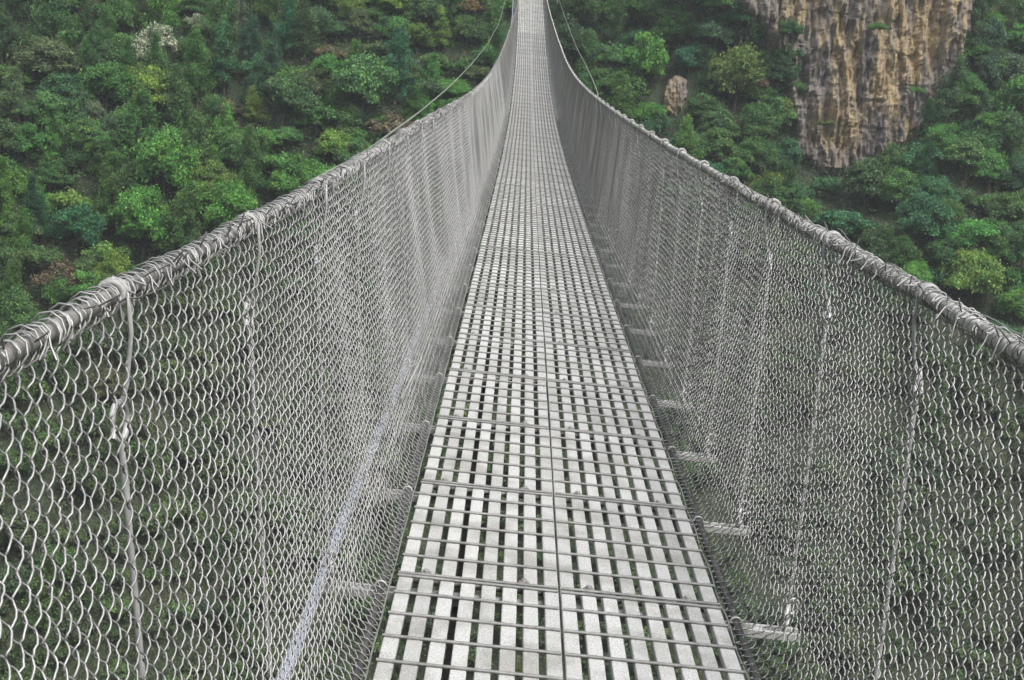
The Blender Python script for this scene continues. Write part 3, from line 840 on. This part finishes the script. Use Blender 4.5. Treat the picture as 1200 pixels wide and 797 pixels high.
# labels: what it looks like and where it stands, then its order among its likes
def zone(ux,uy,ry):
    d = uy-ry
    if ux < 620:
        side = ', far left' if ux < 150 else ', left of centre' if ux < 330 else ', towards the deck'
        if uy < 55: return 'at the top of the left slope'+side
        if d > -75: return 'just above the left handrail'+side
        return 'on the middle left slope'+side
    if ux < 860: return 'between bridge and cliff, '+('top' if uy < 60 else 'upper half' if uy < 110 else 'just above the handrail')
    if ux > 1100 and uy < 200: return 'right of the cliff, '+('top' if uy < 80 else 'middle')
    if d > -60: return 'just above the right handrail'+(', right end' if ux > 1060 else ', below the cliff')
    return 'under the cliff foot' if ux < 1060 else 'on the right slope, lower part'
ORD = ['leftmost','second from left','third from left','fourth from left','fifth from left','sixth from left','seventh from left','eighth from left','ninth from left','tenth from left','eleventh from left','twelfth from left']
info = []
for p in plants:
    x,z,wd = p[:3]
    Y = float(hill_Y(np.array([x]),np.array([z]))[0])-(1.9+2.6*min(1,float(sdf(np.array([x]),np.array([z]))[0])/1.6) if float(sdf(np.array([x]),np.array([z+.2]))[0]) > .3 else 0); p.append(Y)
    ux,uy = px((x,Y,z+wd*.35)); p += [ux,uy]
buckets = {}
for i,p in enumerate(plants):
    if p[6]: continue
    zn = zone(p[8],p[9],rail_y(p[8]))
    sz = 'small ' if p[2] < 2.4 else 'large ' if p[2] > 3.4 else ''
    noun = 'bush' if p[3] == 'shrub' else 'tree'
    form = {'broad':'round','spread':'spreading','tall':'tall narrow','feather':'feathery','shrub':'low'}[p[3]]
    buckets.setdefault((f'{sz}{p[4]} {form} {noun}',zn),[]).append(i)
for (look,zn),ids in buckets.items():
    ids.sort(key=lambda i: plants[i][8])
    for k,i in enumerate(ids):
        lb = f'{look} {zn}' if len(ids)==1 else f'{ORD[k]} {look} {zn}'
        if len(lb.split()) > 16: lb = lb.replace('just above','above').replace('at the top of the','atop the').replace('on the middle left','on middle left')
        if len(lb.split()) > 16: lb = lb.replace(' the ',' ')
        plants[i][6] = lb
def shade(c, r):
    f = math.exp(r.uniform(-.26,.26)); return (c[0]*f*r.uniform(.85,1.2),c[1]*f,c[2]*f*r.uniform(.85,1.2),1)
for i,(x,z,wd,kind,tone,sp,label,Y,ux,uy) in enumerate(plants):
    r = random.Random(i*13+5)
    me,tm = KINDS[kind][r.randrange(len(KINDS[kind]))]
    if sp == 'pale': me = pale_me
    t = empty('bush' if kind=='shrub' else 'tree',(x,Y-.1,z))
    t.scale = (wd*r.uniform(.9,1.15),wd*r.uniform(.9,1.15),wd*(r.uniform(.9,1.45) if kind in ('broad','spread','feather') else r.uniform(.9,1.25)))
    t.rotation_euler = (r.uniform(-.10,.10)+.06,r.uniform(-.12,.12),r.uniform(0,6.28))
    tag(t,label,'bush' if kind=='shrub' else 'tree','trees and bushes on the far slope')
    c = link('crown',me,None,t); c.color = (*(v*1.12 for v in TONES[tone]),1) if i < len(SPECIAL) else shade(TONES[tone],r)
    link('trunk',tm,None,t)

# ------------------------------------------------------------------ the wood and undergrowth that nobody could count
def field_on_hill(n, x0,x1,z0,z1, rng):
    return rng.uniform(x0,x1,n), rng.uniform(z0,z1,n)
n = 260000
X,Z = field_on_hill(n,-52,50,-48,17,rng)
yi = (X-gx[0]); zi = np.interp(Z,gz,np.arange(len(gz)))
def bil(a,b):
    a0 = np.clip(a.astype(int),0,nx-2); b0 = np.clip(b.astype(int),0,nz-2); fa=a-a0; fb=b-b0
    return GY[b0,a0]*(1-fa)*(1-fb)+GY[b0,a0+1]*fa*(1-fb)+GY[b0+1,a0]*(1-fa)*fb+GY[b0+1,a0+1]*fa*fb
Yh = bil(yi,zi)
clump = .5+.5*np.sin(X*1.9+2.1*np.sin(Z*.8))*np.sin(Z*2.3+1.7*np.sin(X*.7))
hgt = (.1+1.1*clump*rng.uniform(.2,1,n)+.5*rng.uniform(0,1,n)**3)
keep = sdf(X,Z) < -.25+.5*clump
for o in OUT: keep &= np.hypot(X-o[0],Z-o[1]) > o[2]*.9
P = np.stack([X,Yh-hgt*.62,Z+hgt*.75],-1)[keep]
V,Q = leaves(P,np.tile([0,-.6,.5],(len(P),1)),.21,.55,rng,jit=.8)
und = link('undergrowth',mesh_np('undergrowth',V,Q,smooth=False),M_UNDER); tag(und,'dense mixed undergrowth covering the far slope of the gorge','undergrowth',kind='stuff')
# wooded mass filling the gaps, behind the netting and beyond the frame
Vs=[];Qs=[];Cs=[];off=0
rg = np.random.default_rng(5)
pts=[(p[0],p[1],p[2]*(1.5 if i < len(SPECIAL) else .8)) for i,p in enumerate(plants)]; n0=len(pts)
PA = np.array(pts+[(0,0,0)]*2600,float); cnt=n0
for it in range(30000):
    x = rg.uniform(-62,60); z = rg.uniform(-50,22); wd = rg.uniform(1.5,3.4)
    inn = -42 < x < 42 and z < 14
    if not inn and wd < 2.4: continue
    if float(sdf(np.array([x]),np.array([z+wd*.35]))[0]) > wd*.02: continue
    if any(math.hypot(x-o[0],z+wd*.3-o[1]) < o[2]+wd*.22 for o in OUT): continue
    q = PA[:cnt]
    if (np.hypot(q[:,0]-x,(q[:,1]-z)*1.3) < (q[:,2]+wd)*.25).any(): continue
    PA[cnt]=(x,z,wd); cnt+=1
    if cnt >= n0+1900: break
srcs = []
for key in ('broad','shrub','spread','feather','broad','shrub'):
    for me,_ in KINDS[key][:2]:
        a = np.empty(len(me.vertices)*3,np.float32); me.vertices.foreach_get('co',a); a = a.reshape(-1,4,3)
        m_ = a.mean(1,keepdims=True); k_ = 2 if key!='feather' else 2
        srcs.append((m_+(a-m_)*1.25)[::k_])
for x,z,wd in PA[n0:cnt]:
    q = srcs[rg.integers(len(srcs))]; t = rg.uniform(0,6.28); c,s_ = math.cos(t),math.sin(t)
    R = np.array([[c,-s_,0],[s_,c,0],[0,0,1]])
    V = (q.reshape(-1,3)@R.T)*np.array([wd,wd,wd*rg.uniform(.85,1.6)])+np.array([x,float(bil(np.array([x-gx[0]]),np.array([np.interp(z,gz,np.arange(nz))]))[0]),z-.15])
    tn = region_tones(x,z,rg.uniform())
    if tn in ('brownish','olive','yellowish green') and rg.uniform() < .6: tn = 'mid green'
    tone = np.array(shade(TONES[tn],random.Random(int(x*1000+z*77))))
    dry = np.clip((-9-z)/9,0,1)*.62      # woodland tone mixes towards dull olive lower down the slope
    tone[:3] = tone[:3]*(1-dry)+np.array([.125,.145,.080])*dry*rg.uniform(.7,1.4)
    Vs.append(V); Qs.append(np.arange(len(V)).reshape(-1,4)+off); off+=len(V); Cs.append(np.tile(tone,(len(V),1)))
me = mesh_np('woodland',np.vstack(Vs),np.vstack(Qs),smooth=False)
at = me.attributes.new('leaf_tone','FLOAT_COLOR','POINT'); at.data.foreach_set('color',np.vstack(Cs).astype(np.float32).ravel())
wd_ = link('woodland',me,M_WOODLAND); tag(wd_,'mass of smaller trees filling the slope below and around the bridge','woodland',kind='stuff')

# ------------------------------------------------------------------ the damp air of the gorge
mb = MB(); mb.box((-430,-430,-82),(430,430,140))
hz = mb.build('haze',None,None,smooth=False); tag(hz,kind='stuff')
m_,nt_,ns_,ln_ = new_mat('thin_haze'); o_ = N(nt_,'ShaderNodeOutputMaterial'); v_ = N(nt_,'ShaderNodeVolumePrincipled')
v_.inputs['Color'].default_value=(.80,.86,.90,1); v_.inputs['Density'].default_value=HAZE; v_.inputs['Anisotropy'].default_value=.2
ln_.new(v_.outputs[0],o_.inputs['Volume']); hz.data.materials.append(m_)

# ------------------------------------------------------------------ light, sky, camera
SUN_EL, SUN_AZ = math.radians(58), math.radians(140)   # azimuth clockwise from +Y: behind the camera, to the right
w = bpy.data.worlds.new('World'); S.world = w; w.use_nodes = True
nt = w.node_tree; nt.nodes.clear()
out = N(nt,'ShaderNodeOutputWorld'); bg = N(nt,'ShaderNodeBackground'); sky = N(nt,'ShaderNodeTexSky')
sky.sky_type='NISHITA'; sky.sun_disc=False; sky.sun_elevation=SUN_EL; sky.sun_rotation=SUN_AZ; sky.dust_density=4.; sky.air_density=1.2; sky.ozone_density=1.
hs = N(nt,'ShaderNodeHueSaturation'); hs.inputs['Saturation'].default_value=.35
nt.links.new(sky.outputs[0],hs.inputs['Color']); nt.links.new(hs.outputs[0],bg.inputs[0]); bg.inputs[1].default_value=.15
nt.links.new(bg.outputs[0],out.inputs[0])
sd = bpy.data.lights.new('sun','SUN'); sd.energy=1.4; sd.angle=math.radians(25); sd.color=(1,.97,.92)
so = bpy.data.objects.new('sun',sd); COL.objects.link(so)
dirv = Vector((math.sin(SUN_AZ)*math.cos(SUN_EL),math.cos(SUN_AZ)*math.cos(SUN_EL),math.sin(SUN_EL)))
so.rotation_euler = dirv.to_track_quat('Z','Y').to_euler(); so.location = dirv*60

cd = bpy.data.cameras.new('camera'); cam = bpy.data.objects.new('camera',cd); COL.objects.link(cam)
cd.sensor_fit='HORIZONTAL'; cd.sensor_width=36; cd.lens=54; cd.clip_start=.05; cd.clip_end=6000
m = Matrix(((CR.x,CU.x,-CF.x,CAM_P.x),(CR.y,CU.y,-CF.y,CAM_P.y),(CR.z,CU.z,-CF.z,CAM_P.z),(0,0,0,1)))
cam.matrix_world = m
S.camera = cam
S.view_settings.view_transform='Standard'; S.view_settings.look='None'; S.view_settings.exposure=1.05; S.view_settings.gamma=1
S.render.engine='CYCLES'; S.cycles.max_bounces=8; S.cycles.diffuse_bounces=3; S.cycles.use_denoising=True
S.cycles.transmission_bounces=4; S.cycles.transparent_max_bounces=8
